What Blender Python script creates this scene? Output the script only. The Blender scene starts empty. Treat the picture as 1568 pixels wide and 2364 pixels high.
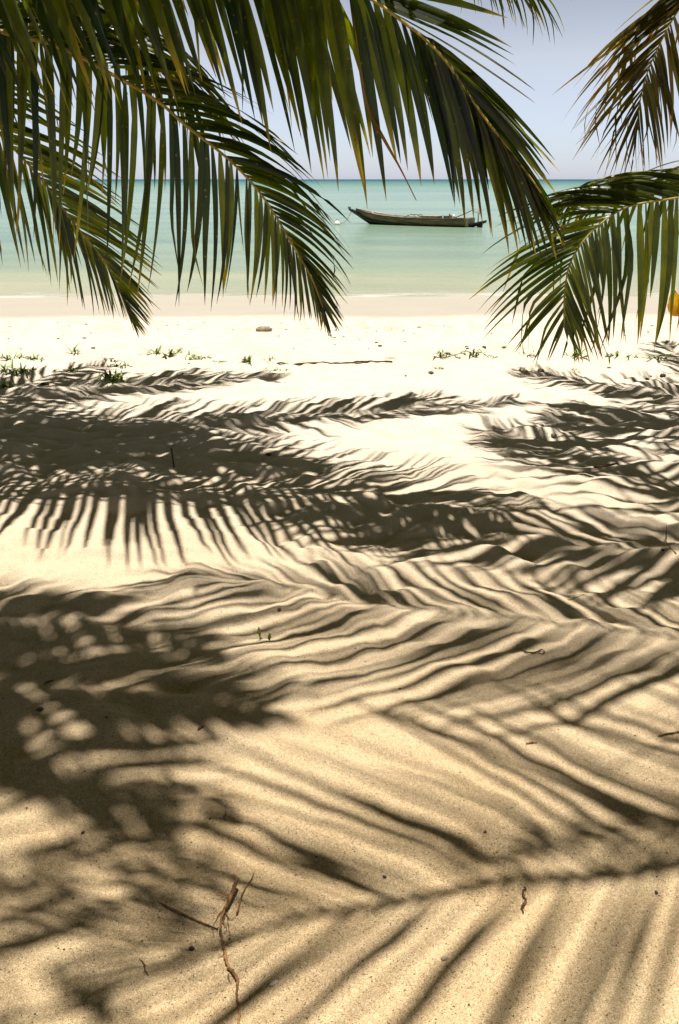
import bpy, math, random
import numpy as np
from mathutils import Vector, Matrix

random.seed(7)
RNG = np.random.default_rng(11)
SC = bpy.context.scene
COL = SC.collection
R = math.radians

# ------------------------------------------------------------------ camera
PITCH = R(22.69); F = 1838.0; CX = 784.0; CY = 1181.5; CAMZ = 1.5
cd = bpy.data.cameras.new('camera'); cam = bpy.data.objects.new('camera', cd); COL.objects.link(cam)
cam.location = (0, 0, CAMZ); cam.rotation_euler = (R(90) - PITCH, 0, 0)
cd.sensor_fit = 'VERTICAL'; cd.sensor_height = 36; cd.sensor_width = 24; cd.lens = 28
cd.clip_start = 0.05; cd.clip_end = 30000
SC.camera = cam
SUNX, SUNY = 0.07, 0.13          # horizontal shift of a shadow per metre of height

def ray(px, py):
    a = (px - CX) / F; u = (CY - py) / F
    return Vector((a, math.cos(PITCH) + u * math.sin(PITCH), -math.sin(PITCH) + u * math.cos(PITCH)))
def P(px, py, y):
    r = ray(px, py); k = y / r.y
    return Vector((r.x * k, y, CAMZ + r.z * k))

# ------------------------------------------------------------------ noise
_perm = RNG.permutation(512); _perm = np.concatenate([_perm, _perm])
_ga = RNG.uniform(0, 2 * np.pi, 1024)
def perlin(x, y):
    x = np.asarray(x, float); y = np.asarray(y, float)
    xi = np.floor(x).astype(int); yi = np.floor(y).astype(int)
    xf = x - xi; yf = y - yi
    u = xf * xf * xf * (xf * (xf * 6 - 15) + 10); v = yf * yf * yf * (yf * (yf * 6 - 15) + 10)
    def g(ix, iy, dx, dy):
        h = _perm[(_perm[ix & 511] + iy) & 511]; a = _ga[h]
        return np.cos(a) * dx + np.sin(a) * dy
    n00 = g(xi, yi, xf, yf); n10 = g(xi + 1, yi, xf - 1, yf)
    n01 = g(xi, yi + 1, xf, yf - 1); n11 = g(xi + 1, yi + 1, xf - 1, yf - 1)
    return (n00 * (1 - u) + n10 * u) * (1 - v) + (n01 * (1 - u) + n11 * u) * v

def sstep(a, b, x):
    t = np.clip((x - a) / (b - a), 0, 1); return t * t * (3 - 2 * t)

_fx = RNG.uniform(-4.5, 4.5, 130); _fy = RNG.uniform(0.4, 7.4, 130); _fa = RNG.uniform(0, np.pi, 130)
_fd = RNG.uniform(.4, 1., 130)
def height(x, y):
    x = np.asarray(x, float); y = np.asarray(y, float)
    base = np.interp(y, [-60, 0, 6.6, 7.5, 8.3, 14, 20, 24, 40, 90], [0.3, 0, 0.0, 0.02, -0.09, -0.69, -1.17, -1.5, -2.4, -5.0])
    wob = perlin(x * .35 + 9, y * .35) * .5 + perlin(x * .9, y * .9 + 3) * .25
    rough = 1 - sstep(7.6, 9.5, y)            # trampled dry sand above the crest
    mid = 1 - sstep(12.5, 14.2, y)            # lower dry beach
    wx = x + .10 * perlin(x * 2.1 + 5, y * 2.1); wy = y + .10 * perlin(x * 2.1, y * 2.1 + 17)
    near = .5 + .5 * sstep(1.6, 3.2, y)
    h = .055 * perlin(wx * .95, wy * 1.2 + 4)
    h += .062 * perlin(wx * 2.1 + 3, wy * 2.7) * near
    n = perlin(wx * 3.8 + 31, wy * 5.6 + 12)
    h += .058 * (np.sqrt(n * n + .010)) * near
    h += .034 * perlin(wx * 6.0 + 3, wy * 8.0 + 2) * near
    h += .010 * perlin(wx * 14, wy * 17) * near
    h += .0030 * perlin(wx * 34, wy * 40) + .0011 * perlin(wx * 75, wy * 80)
    f = np.zeros_like(h)
    if x.size == 1:
        dx = x[0] - _fx; dy = y[0] - _fy; k = (np.abs(dx) < .35) & (np.abs(dy) < .35)
        dx = dx[k]; dy = dy[k]; c = np.cos(_fa[k]); s = np.sin(_fa[k]); a = (dx * c + dy * s) / .125; b = (-dx * s + dy * c) / .062; r2 = a * a + b * b
        f = f + np.sum(_fd[k] * (-.026 * np.exp(-r2 * 1.1) + .011 * np.exp(-(np.sqrt(r2 + 1e-9) - 1.75) ** 2 * 3.0)))
    for i in (range(130) if x.size > 1 else ()):
        dx = x - _fx[i]; dy = y - _fy[i]
        m = (np.abs(dx) < .35) & (np.abs(dy) < .35)
        if not np.any(m): continue
        c, s = np.cos(_fa[i]), np.sin(_fa[i])
        a = (dx * c + dy * s) / .125; b = (-dx * s + dy * c) / .062
        r2 = a * a + b * b
        f += np.where(m, _fd[i] * (-.026 * np.exp(-r2 * 1.1) + .011 * np.exp(-(np.sqrt(r2 + 1e-9) - 1.75) ** 2 * 3.0)), 0)
    f *= near
    low = .03 * perlin(x * 1.3, y * .9) + .012 * perlin(x * 4, y * 3) + .004 * perlin(x * 12, y * 8)
    crest = .05 * np.exp(-((y - 7.45 - .18 * perlin(x * .8, 3.3)) / .35) ** 2) * (1 + 1.3 * perlin(x * 1.1 + 8, 2.2))
    shore = .07 * perlin(x * .16 + 4, y * .05) + .03 * perlin(x * .5, y * .12 + 7) + .008 * perlin(x * 2.3, y * .8)
    return base + shore * (1 - mid) + wob * .03 * mid + (h + f) * rough * .92 + low * (1 - rough) * mid + crest
def gz(x, y): return float(height(np.array([x]), np.array([y]))[0])
def G(px, py, lift=0):
    r = ray(px, py); k = .5
    last = k
    while k < 60:
        p = Vector((0, 0, CAMZ)) + r * k
        if p.z < gz(p.x, p.y): break
        last = k; k += .03 + k * .01
    a, b = last, k
    for _ in range(14):
        m = (a + b) / 2; p = Vector((0, 0, CAMZ)) + r * m
        if p.z < gz(p.x, p.y): b = m
        else: a = m
    p = Vector((0, 0, CAMZ)) + r * b
    return Vector((p.x, p.y, gz(p.x, p.y) + lift))

# ------------------------------------------------------------------ material helpers
def newmat(name):
    m = bpy.data.materials.new(name); m.use_nodes = True
    nt = m.node_tree; nt.nodes.clear()
    return m, nt, nt.nodes, nt.links
def N(nodes, typ, **kw):
    n = nodes.new(typ)
    for k, v in kw.items():
        if k.startswith('i_'):
            key = k[2:]; key = int(key) if key.isdigit() else key.replace('_', ' ')
            n.inputs[key].default_value = v
        else: setattr(n, k, v)
    return n
def ramp(nodes, stops, interp='LINEAR'):
    r = nodes.new('ShaderNodeValToRGB'); cr = r.color_ramp; cr.interpolation = interp
    while len(cr.elements) > 1: cr.elements.remove(cr.elements[-1])
    cr.elements[0].position = stops[0][0]; cr.elements[0].color = (*stops[0][1], 1)
    for p, c in stops[1:]:
        e = cr.elements.new(p); e.color = (*c, 1)
    return r
def mixc(nodes, links, fac, a, b, mode='MIX'):
    m = nodes.new('ShaderNodeMix'); m.data_type = 'RGBA'; m.blend_type = mode
    for sock, v in ((m.inputs[0], fac), (m.inputs[6], a), (m.inputs[7], b)):
        if hasattr(v, 'is_linked') or hasattr(v, 'links'): links.new(v, sock)
        elif isinstance(v, (int, float)): sock.default_value = v
        else: sock.default_value = (*v, 1)
    return m.outputs[2]

def sand_material():
    m, nt, n, l = newmat('sand')
    tc = N(n, 'ShaderNodeTexCoord'); sep = N(n, 'ShaderNodeSeparateXYZ'); l.new(tc.outputs['Object'], sep.inputs[0])
    def noise(scale, detail=2, rough=.5, vec=None):
        t = N(n, 'ShaderNodeTexNoise'); t.inputs['Scale'].default_value = scale; t.inputs['Detail'].default_value = detail
        t.inputs['Roughness'].default_value = rough; l.new(vec or tc.outputs['Object'], t.inputs['Vector']); return t
    # grain colour
    g1 = noise(420, 2, .7); g2 = noise(130, 3, .6); g3 = noise(2.2, 4, .6); g4 = noise(900, 1, .5)
    c1 = ramp(n, [(.30, (.17, .11, .052)), (.44, (.42, .315, .18)), (.56, (.55, .425, .26)), (.72, (.84, .71, .52))]); l.new(g1.outputs['Fac'], c1.inputs[0])
    c2 = ramp(n, [(.30, (.70, .64, .56)), (.62, (1, 1, 1))]); l.new(g2.outputs['Fac'], c2.inputs[0])
    c = mixc(n, l, .75, c1.outputs[0], c2.outputs[0], 'MULTIPLY')
    c3 = ramp(n, [(.35, (.92, .88, .82)), (.65, (1.0, 1.0, 1.0))]); l.new(g3.outputs['Fac'], c3.inputs[0])
    c = mixc(n, l, 1., c, c3.outputs[0], 'MULTIPLY')
    # dark and rusty specks
    for sc, thr, colr, amt in ((150, .16, (.06, .035, .02), .92), (75, .085, (.04, .025, .015), .95), (105, .12, (.42, .15, .06), .7)):
        v = N(n, 'ShaderNodeTexVoronoi'); v.inputs['Scale'].default_value = sc; l.new(tc.outputs['Object'], v.inputs['Vector'])
        lt = N(n, 'ShaderNodeMath', operation='LESS_THAN'); l.new(v.outputs['Distance'], lt.inputs[0]); lt.inputs[1].default_value = thr * 1.3
        sp = N(n, 'ShaderNodeSeparateColor'); l.new(v.outputs['Color'], sp.inputs[0])
        gt = N(n, 'ShaderNodeMath', operation='GREATER_THAN'); l.new(sp.outputs[0], gt.inputs[0]); gt.inputs[1].default_value = .72
        mu = N(n, 'ShaderNodeMath', operation='MULTIPLY'); l.new(lt.outputs[0], mu.inputs[0]); l.new(gt.outputs[0], mu.inputs[1])
        mu2 = N(n, 'ShaderNodeMath', operation='MULTIPLY'); l.new(mu.outputs[0], mu2.inputs[0]); mu2.inputs[1].default_value = amt
        c = mixc(n, l, mu2.outputs[0], c, colr)
    # near shade put into the sand colour, wet sand at the water's edge
    wn = noise(.55, 3, .5); ws = N(n, 'ShaderNodeMath', operation='MULTIPLY_ADD'); l.new(wn.outputs['Fac'], ws.inputs[0]); ws.inputs[1].default_value = 1.3; l.new(sep.outputs['Y'], ws.inputs[2])
    dry = N(n, 'ShaderNodeMapRange'); l.new(sep.outputs['Y'], dry.inputs[0]); dry.inputs[1].default_value = 1.5; dry.inputs[2].default_value = 5.0  # paler with distance; the near end keeps its partial shade as colour
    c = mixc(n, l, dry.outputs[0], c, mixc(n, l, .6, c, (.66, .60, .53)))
    # smudges of broken shell and weed on the lower beach
    mq = N(n, 'ShaderNodeMapping'); mq.inputs['Scale'].default_value = (3.2, 1.5, 1); l.new(tc.outputs['Object'], mq.inputs[0])
    sm = noise(1.6, 6, .72, mq.outputs[0]); smr = ramp(n, [(.50, (0, 0, 0)), (.64, (1, 1, 1))]); l.new(sm.outputs['Fac'], smr.inputs[0])
    zn = N(n, 'ShaderNodeMapRange'); l.new(sep.outputs['Y'], zn.inputs[0]); zn.inputs[1].default_value = 8.0; zn.inputs[2].default_value = 10.5; zn.inputs[4].default_value = .62
    zm = N(n, 'ShaderNodeMath', operation='MULTIPLY'); l.new(zn.outputs[0], zm.inputs[0]); l.new(smr.outputs[0], zm.inputs[1])
    c = mixc(n, l, zm.outputs[0], c, (.34, .25, .15))
    wet = N(n, 'ShaderNodeMapRange'); l.new(ws.outputs[0], wet.inputs[0]); wet.inputs[1].default_value = 14.1; wet.inputs[2].default_value = 15.2
    wetc = mixc(n, l, noise(.9, 3).outputs['Fac'], (.41, .37, .30), (.36, .32, .255))
    c = mixc(n, l, wet.outputs[0], c, wetc)
    b = N(n, 'ShaderNodeBsdfPrincipled'); l.new(c, b.inputs['Base Color'])
    rr = N(n, 'ShaderNodeMapRange'); l.new(wet.outputs[0], rr.inputs[0]); rr.inputs[3].default_value = .95; rr.inputs[4].default_value = .42
    l.new(rr.outputs[0], b.inputs['Roughness']); b.inputs['Specular IOR Level'].default_value = .2
    hs = N(n, 'ShaderNodeMath', operation='MULTIPLY_ADD'); l.new(g1.outputs['Fac'], hs.inputs[0]); hs.inputs[1].default_value = .5
    hb = N(n, 'ShaderNodeMath', operation='MULTIPLY'); l.new(g2.outputs['Fac'], hb.inputs[0]); hb.inputs[1].default_value = .8; l.new(hb.outputs[0], hs.inputs[2])
    bu = N(n, 'ShaderNodeBump'); bu.inputs['Strength'].default_value = .55; bu.inputs['Distance'].default_value = .004
    l.new(hs.outputs[0], bu.inputs['Height']); l.new(bu.outputs[0], b.inputs['Normal'])
    o = N(n, 'ShaderNodeOutputMaterial'); l.new(b.outputs[0], o.inputs[0]); return m

def sea_material():
    m, nt, n, l = newmat('sea_water')
    tc = N(n, 'ShaderNodeTexCoord'); sep = N(n, 'ShaderNodeSeparateXYZ'); l.new(tc.outputs['Object'], sep.inputs[0])
    nz = N(n, 'ShaderNodeTexNoise'); nz.inputs['Scale'].default_value = 1.; nz.inputs['Detail'].default_value = 3
    mp = N(n, 'ShaderNodeMapping'); mp.inputs['Scale'].default_value = (.05, .22, 1); l.new(tc.outputs['Object'], mp.inputs[0]); l.new(mp.outputs[0], nz.inputs['Vector'])
    # ramp over log of the distance out to sea (the bottom falls away)
    ofs = N(n, 'ShaderNodeMath', operation='SUBTRACT'); l.new(nz.outputs['Fac'], ofs.inputs[0]); ofs.inputs[1].default_value = .5
    lg = N(n, 'ShaderNodeMath', operation='LOGARITHM'); mx = N(n, 'ShaderNodeMath', operation='MAXIMUM'); l.new(sep.outputs['Y'], mx.inputs[0]); mx.inputs[1].default_value = 10
    l.new(mx.outputs[0], lg.inputs[0]); lg.inputs[1].default_value = 10
    ad = N(n, 'ShaderNodeMath', operation='MULTIPLY_ADD'); l.new(ofs.outputs[0], ad.inputs[0]); ad.inputs[1].default_value = .22; l.new(lg.outputs[0], ad.inputs[2])
    mr = N(n, 'ShaderNodeMapRange'); l.new(ad.outputs[0], mr.inputs[0]); mr.inputs[1].default_value = 1.28; mr.inputs[2].default_value = 3.3
    def pos(d): return (math.log10(d) - 1.28) / 2.02
    rp = ramp(n, [(pos(19.6), (.38, .35, .23)), (pos(22.5), (.33, .33, .20)), (pos(26), (.23, .28, .18)), (pos(33), (.19, .26, .18)), (pos(50), (.185, .28, .20)),
                  (pos(110), (.18, .285, .21)), (pos(300), (.15, .26, .21)), (pos(520), (.10, .19, .18)), (pos(760), (.08, .165, .175)), (pos(1400), (.035, .095, .125))])
    l.new(mr.outputs[0], rp.inputs[0])
    col = rp.outputs[0]
    # random stretched streaks, darker and lighter, in the water colour
    n2 = N(n, 'ShaderNodeTexNoise'); n2.inputs['Scale'].default_value = 1; n2.inputs['Detail'].default_value = 4
    mp2 = N(n, 'ShaderNodeMapping'); mp2.inputs['Scale'].default_value = (.022, .14, 1); l.new(tc.outputs['Object'], mp2.inputs[0]); l.new(mp2.outputs[0], n2.inputs['Vector'])
    r2 = ramp(n, [(.36, (.66, .76, .84)), (.5, (.92, .95, .97)), (.62, (1.1, 1.08, 1.03))]); l.new(n2.outputs['Fac'], r2.inputs[0])
    col = mixc(n, l, .8, col, r2.outputs[0], 'MULTIPLY')
    # foam at the very edge
    fe = N(n, 'ShaderNodeTexNoise'); fe.inputs['Scale'].default_value = 1; fe.inputs['Detail'].default_value = 5; fe.inputs['Roughness'].default_value = .7
    mp3 = N(n, 'ShaderNodeMapping'); mp3.inputs['Scale'].default_value = (.5, 1.6, 1); l.new(tc.outputs['Object'], mp3.inputs[0]); l.new(mp3.outputs[0], fe.inputs['Vector'])
    fa = N(n, 'ShaderNodeMath', operation='MULTIPLY_ADD'); l.new(fe.outputs['Fac'], fa.inputs[0]); fa.inputs[1].default_value = 5.0; l.new(sep.outputs['Y'], fa.inputs[2])
    rf = N(n, 'ShaderNodeMapRange'); l.new(fa.outputs[0], rf.inputs[0]); rf.inputs[1].default_value = 23.5; rf.inputs[2].default_value = 21.9
    l.new(mixc(n, l, rf.outputs[0], col, (.72, .70, .62)), (b := N(n, 'ShaderNodeBsdfPrincipled')).inputs['Base Color'])
    b.inputs['Roughness'].default_value = .14; b.inputs['IOR'].default_value = 1.33; b.inputs['Specular IOR Level'].default_value = .3
    fs = N(n, 'ShaderNodeMapRange'); l.new(lg.outputs[0], fs.inputs[0]); fs.inputs[1].default_value = 2.2; fs.inputs[2].default_value = 2.9; fs.inputs[3].default_value = .3; fs.inputs[4].default_value = .03; l.new(fs.outputs[0], b.inputs['Specular IOR Level'])
    fr = N(n, 'ShaderNodeMapRange'); l.new(lg.outputs[0], fr.inputs[0]); fr.inputs[1].default_value = 2.2; fr.inputs[2].default_value = 2.9; fr.inputs[3].default_value = .14; fr.inputs[4].default_value = .5; l.new(fr.outputs[0], b.inputs['Roughness'])
    wv = N(n, 'ShaderNodeTexNoise'); wv.inputs['Scale'].default_value = 1; wv.inputs['Detail'].default_value = 6; wv.inputs['Roughness'].default_value = .6
    mp4 = N(n, 'ShaderNodeMapping'); mp4.inputs['Scale'].default_value = (.9, 2.4, 1); l.new(tc.outputs['Object'], mp4.inputs[0]); l.new(mp4.outputs[0], wv.inputs['Vector'])
    bu = N(n, 'ShaderNodeBump'); bu.inputs['Strength'].default_value = .8; bu.inputs['Distance'].default_value = .16; l.new(wv.outputs['Fac'], bu.inputs['Height']); l.new(bu.outputs[0], b.inputs['Normal'])
    o = N(n, 'ShaderNodeOutputMaterial'); l.new(b.outputs[0], o.inputs[0]); return m

def leaf_material(name, dark, light, trans, brown=0.0, gloss=.5):
    m, nt, n, l = newmat(name)
    at = N(n, 'ShaderNodeAttribute', attribute_name='along'); rn = N(n, 'ShaderNodeAttribute', attribute_name='rnd'); ac = N(n, 'ShaderNodeAttribute', attribute_name='across')
    tc = N(n, 'ShaderNodeTexCoord')
    nz = N(n, 'ShaderNodeTexNoise'); nz.inputs['Scale'].default_value = 9; nz.inputs['Detail'].default_value = 3; l.new(tc.outputs['Object'], nz.inputs['Vector'])
    base = mixc(n, l, rn.outputs['Fac'], dark, light)
    nr = ramp(n, [(.35, (.7, .7, .7)), (.7, (1.2, 1.15, 1.0))]); l.new(nz.outputs['Fac'], nr.inputs[0])
    base = mixc(n, l, 1., base, nr.outputs[0], 'MULTIPLY')
    # fine veins along the blade
    sn = N(n, 'ShaderNodeMath', operation='MULTIPLY'); l.new(ac.outputs['Fac'], sn.inputs[0]); sn.inputs[1].default_value = 34
    s2 = N(n, 'ShaderNodeMath', operation='SINE'); l.new(sn.outputs[0], s2.inputs[0])
    vr = ramp(n, [(0, (.82, .82, .82)), (1, (1.08, 1.08, 1.0))]); l.new(s2.outputs[0], vr.inputs[0])
    base = mixc(n, l, .7, base, vr.outputs[0], 'MULTIPLY')
    # yellow-brown tips and blotches
    tipn = N(n, 'ShaderNodeTexNoise'); tipn.inputs['Scale'].default_value = 5; l.new(tc.outputs['Object'], tipn.inputs['Vector'])
    ta = N(n, 'ShaderNodeMath', operation='MULTIPLY_ADD'); l.new(tipn.outputs['Fac'], ta.inputs[0]); ta.inputs[1].default_value = .5; l.new(at.outputs['Fac'], ta.inputs[2])
    ta2 = N(n, 'ShaderNodeMath', operation='MULTIPLY_ADD'); l.new(rn.outputs['Fac'], ta2.inputs[0]); ta2.inputs[1].default_value = .3; l.new(ta.outputs[0], ta2.inputs[2])
    yr = N(n, 'ShaderNodeMapRange'); l.new(ta2.outputs[0], yr.inputs[0]); yr.inputs[1].default_value = 1.25 - brown; yr.inputs[2].default_value = 1.5 - brown
    br = N(n, 'ShaderNodeMapRange'); l.new(ta2.outputs[0], br.inputs[0]); br.inputs[1].default_value = 1.40 - brown; br.inputs[2].default_value = 1.5 - brown
    yel = mixc(n, l, yr.outputs[0], base, (.15, .11, .012)); col = mixc(n, l, br.outputs[0], yel, (.085, .045, .02))
    sp = N(n, 'ShaderNodeTexVoronoi'); sp.inputs['Scale'].default_value = 22; l.new(tc.outputs['Object'], sp.inputs['Vector'])
    ss = N(n, 'ShaderNodeMath', operation='LESS_THAN'); l.new(sp.outputs['Distance'], ss.inputs[0]); ss.inputs[1].default_value = .13
    col = mixc(n, l, ss.outputs[0], col, (.05, .028, .012))
    d = N(n, 'ShaderNodeBsdfPrincipled'); l.new(col, d.inputs['Base Color']); d.inputs['Roughness'].default_value = .3; d.inputs['Specular IOR Level'].default_value = gloss * .6
    tr = N(n, 'ShaderNodeBsdfTranslucent'); l.new(mixc(n, l, 1., col, trans, 'MULTIPLY'), tr.inputs['Color'])
    ad = N(n, 'ShaderNodeAddShader'); l.new(d.outputs[0], ad.inputs[0]); l.new(tr.outputs[0], ad.inputs[1])
    o = N(n, 'ShaderNodeOutputMaterial'); l.new(ad.outputs[0], o.inputs[0]); return m

def simple(name, c1, c2, scale=20, rough=.7, bump=0., stretch=(1, 1, 1), spec=.3, detail=4):
    m, nt, n, l = newmat(name)
    tc = N(n, 'ShaderNodeTexCoord'); mp = N(n, 'ShaderNodeMapping'); mp.inputs['Scale'].default_value = stretch; l.new(tc.outputs['Object'], mp.inputs[0])
    nz = N(n, 'ShaderNodeTexNoise'); nz.inputs['Scale'].default_value = scale; nz.inputs['Detail'].default_value = detail; l.new(mp.outputs[0], nz.inputs['Vector'])
    r = ramp(n, [(.35, c1), (.65, c2)]); l.new(nz.outputs['Fac'], r.inputs[0])
    b = N(n, 'ShaderNodeBsdfPrincipled'); l.new(r.outputs[0], b.inputs['Base Color']); b.inputs['Roughness'].default_value = rough; b.inputs['Specular IOR Level'].default_value = spec
    if bump:
        bu = N(n, 'ShaderNodeBump'); bu.inputs['Strength'].default_value = bump; bu.inputs['Distance'].default_value = .01; l.new(nz.outputs['Fac'], bu.inputs['Height']); l.new(bu.outputs[0], b.inputs['Normal'])
    o = N(n, 'ShaderNodeOutputMaterial'); l.new(b.outputs[0], o.inputs[0]); return m

M = dict(
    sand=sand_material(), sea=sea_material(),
    leaf=leaf_material('palm_leaf', (.003, .008, .0006), (.038, .047, .001), (3.4, 3.4, .4)),
    leaf2=leaf_material('palm_leaf_bright', (.009, .018, .001), (.055, .064, .002), (3.1, 3.1, .4), brown=.04),
    oldleaf=leaf_material('palm_leaf_old', (.018, .019, .002), (.050, .040, .004), (2.2, 1.9, .4), brown=.18, gloss=.4),
    rachis=simple('palm_rachis', (.40, .30, .07), (.24, .19, .04), 14, .5, .3),
    trunk=simple('palm_trunk', (.20, .165, .125), (.09, .07, .05), 9, .9, .8, (1, 1, 4)),
    fibre=simple('palm_fibre', (.16, .10, .05), (.07, .04, .02), 30, .9, .6),
    root=simple('root_wood', (.36, .19, .07), (.10, .05, .02), 90, .75, .9, (1, .5, 1)),
    rootdark=simple('root_dark', (.14, .07, .03), (.05, .025, .012), 60, .7, .5),
    twig=simple('twig_wood', (.20, .11, .045), (.07, .035, .015), 60, .7, .5),
    grass=simple('beach_grass', (.07, .15, .015), (.15, .22, .03), 25, .5, 0),
    grassdry=simple('beach_grass_dry', (.30, .30, .08), (.18, .22, .05), 25, .6, 0),
    sprout=simple('sprout_green', (.26, .36, .03), (.12, .22, .02), 40, .4, 0),
    yellow=leaf_material('yellow_leaf', (.62, .40, .02), (.75, .52, .04), (.9, .8, .4), brown=.0),
    stone=simple('pebble_stone', (.36, .30, .22), (.16, .12, .08), 30, .8, .4),
    stonedark=simple('pebble_dark', (.06, .045, .035), (.02, .016, .013), 40, .6, .4),
    rust=simple('pebble_rust', (.20, .10, .045), (.10, .05, .02), 40, .7, .4),
    shell=simple('shell_white', (.62, .56, .47), (.50, .43, .34), 40, .5, .2),
    hull=simple('boat_planks', (.24, .175, .085), (.075, .055, .028), 3.0, .6, .3, (.35, 3, 3)),
    hulldark=simple('boat_tar', (.022, .024, .022), (.045, .045, .038), 4, .45, .2, (.4, 2, 2)),
    inner=simple('boat_inside', (.36, .29, .20), (.20, .15, .10), 5, .8, .2),
    trim=simple('boat_trim', (.42, .36, .27), (.24, .19, .13), 8, .6, .1),
    redcl=simple('faded_cloth', (.30, .11, .07), (.40, .24, .17), 9, .9, .2),
    metal=simple('boat_metal', (.14, .13, .12), (.30, .24, .18), 12, .45, .1),
    white=simple('buoy_white', (.85, .84, .80), (.72, .68, .60), 6, .4, .05),
    rope=simple('mooring_rope', (.34, .26, .16), (.18, .13, .08), 60, .9, .3),
)

# ------------------------------------------------------------------ object helpers
def mesh_obj(name, verts, faces, mat, parent=None, smooth=True, attrs=None):
    me = bpy.data.meshes.new(name); me.from_pydata([tuple(v) for v in verts], [], faces); me.materials.append(mat)
    if smooth: me.polygons.foreach_set('use_smooth', [True] * len(me.polygons))
    if attrs:
        for k, v in attrs.items():
            a = me.attributes.new(k, 'FLOAT', 'POINT'); a.data.foreach_set('value', np.array(v, np.float32))
    me.update()
    o = bpy.data.objects.new(name, me); COL.objects.link(o)
    if parent is not None: o.parent = parent
    return o
def tag(o, label=None, cat=None, group=None, kind=None):
    if label: o['label'] = label
    if cat: o['category'] = cat
    if group: o['group'] = group
    if kind: o['kind'] = kind
    return o
def empty(name, loc, label, cat, group=None):
    o = bpy.data.objects.new(name, None); o.empty_display_size = .1; COL.objects.link(o); o.location = loc
    return tag(o, label, cat, group)
class MB:
    def __init__(s): s.v = []; s.f = []
    def tube(s, pts, rad, seg=8, cap=True, squash=1.0):
        pts = [Vector(p) for p in pts]; n = len(pts); b0 = len(s.v); up = None
        for i, p in enumerate(pts):
            t = (pts[min(i + 1, n - 1)] - pts[max(i - 1, 0)])
            t = t.normalized() if t.length > 1e-9 else Vector((0, 0, 1))
            if up is None: up = t.orthogonal().normalized()
            up = (up - t * up.dot(t)); up = up.normalized() if up.length > 1e-6 else t.orthogonal().normalized()
            w = t.cross(up); r = rad[i] if hasattr(rad, '__len__') else rad
            for k in range(seg):
                a = 2 * math.pi * k / seg; s.v.append(p + (up * math.cos(a) + w * math.sin(a) * squash) * r)
        for i in range(n - 1):
            for k in range(seg):
                a = b0 + i * seg + k; b = b0 + i * seg + (k + 1) % seg
                s.f.append((a, b, b + seg, a + seg))
        if cap:
            s.f.append(tuple(b0 + k for k in range(seg))[::-1]); s.f.append(tuple(b0 + (n - 1) * seg + k for k in range(seg)))
        return s
    def box(s, c, d, rot=0):
        c = Vector(c); b0 = len(s.v); mr = Matrix.Rotation(rot, 3, 'Z')
        for z in (-1, 1):
            for y in (-1, 1):
                for x in (-1, 1): s.v.append(c + mr @ Vector((x * d[0] / 2, y * d[1] / 2, z * d[2] / 2)))
        for q in ((0, 2, 3, 1), (4, 5, 7, 6), (0, 1, 5, 4), (2, 6, 7, 3), (0, 4, 6, 2), (1, 3, 7, 5)): s.f.append(tuple(b0 + i for i in q))
        return s
    def build(s, name, mat, parent=None, smooth=True):
        return mesh_obj(name, s.v, s.f, mat, parent, smooth)
def catmull(pts, n):
    pts = [Vector(p) for p in pts]; P_ = [pts[0] * 2 - pts[1]] + pts + [pts[-1] * 2 - pts[-2]]; out = []
    m = len(pts) - 1
    for i in range(n + 1):
        t = i / n * m; k = min(int(t), m - 1); u = t - k; a, b, c, d = P_[k:k + 4]
        out.append(.5 * ((2 * b) + (c - a) * u + (2 * a - 5 * b + 4 * c - d) * u * u + (3 * b - a - 3 * c + d) * u ** 3))
    # even spacing
    L = [0]
    for i in range(n): L.append(L[-1] + (out[i + 1] - out[i]).length)
    res = []; j = 0
    for i in range(n + 1):
        g = L[-1] * i / n
        while j < n - 1 and L[j + 1] < g: j += 1
        u = (g - L[j]) / max(L[j + 1] - L[j], 1e-9); res.append(out[j].lerp(out[j + 1], min(max(u, 0), 1)))
    return res, L[-1]

# ------------------------------------------------------------------ palm fronds
class Blades:
    def __init__(s): s.v = []; s.f = []; s.al = []; s.rn = []; s.ac = []
    def leaflet(s, p0, d0, d1, L, w, T, rnd, ns=9, twist=0., fold=.32, kink=None):
        p = Vector(p0); b0 = len(s.v)
        for i in range(ns + 1):
            u = i / ns
            d = (Vector(d0).normalized() * (1 - u) + Vector(d1).normalized() * u)
            if kink and u > kink[0]: d = d.lerp(Vector(kink[1]), min(1, (u - kink[0]) * 5))
            d.normalize()
            if i: p = p + d * (L / ns)
            b = T - d * T.dot(d)
            if b.length < .15: b = d.orthogonal()
            b.normalize(); b = Matrix.Rotation(twist * (.4 + .8 * u), 3, d) @ b
            nn = d.cross(b)
            ww = w * min(1., .38 + u * 3.2) * (1 - u ** 1.9) ** .85 + .0012
            s.v += [p - b * ww * .5 + nn * ww * fold * .5, p.copy(), p + b * ww * .5 + nn * ww * fold * .5]
            s.al += [u] * 3; s.rn += [rnd] * 3; s.ac += [0., .5, 1.]
        for i in range(ns):
            a = b0 + i * 3
            s.f += [(a, a + 1, a + 4, a + 3), (a + 1, a + 2, a + 5, a + 4)]
    def build(s, name, mat, parent):
        return mesh_obj(name, s.v, s.f, mat, parent, True, {'along': s.al, 'rnd': s.rn, 'across': s.ac})

def key(keys, t):
    if t <= keys[0][0]: return keys[0]
    for a, b in zip(keys, keys[1:]):
        if t <= b[0]:
            u = (t - a[0]) / (b[0] - a[0])
            return (t, a[1] + (b[1] - a[1]) * u, Vector(a[2]).lerp(Vector(b[2]), u), Vector(a[3]).lerp(Vector(b[3]), u))
    return keys[-1]
def W(ang, depth=0.):            # image-plane angle + depth component as a world direction
    return Vector((math.cos(R(ang)), depth, math.sin(R(ang))))

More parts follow.
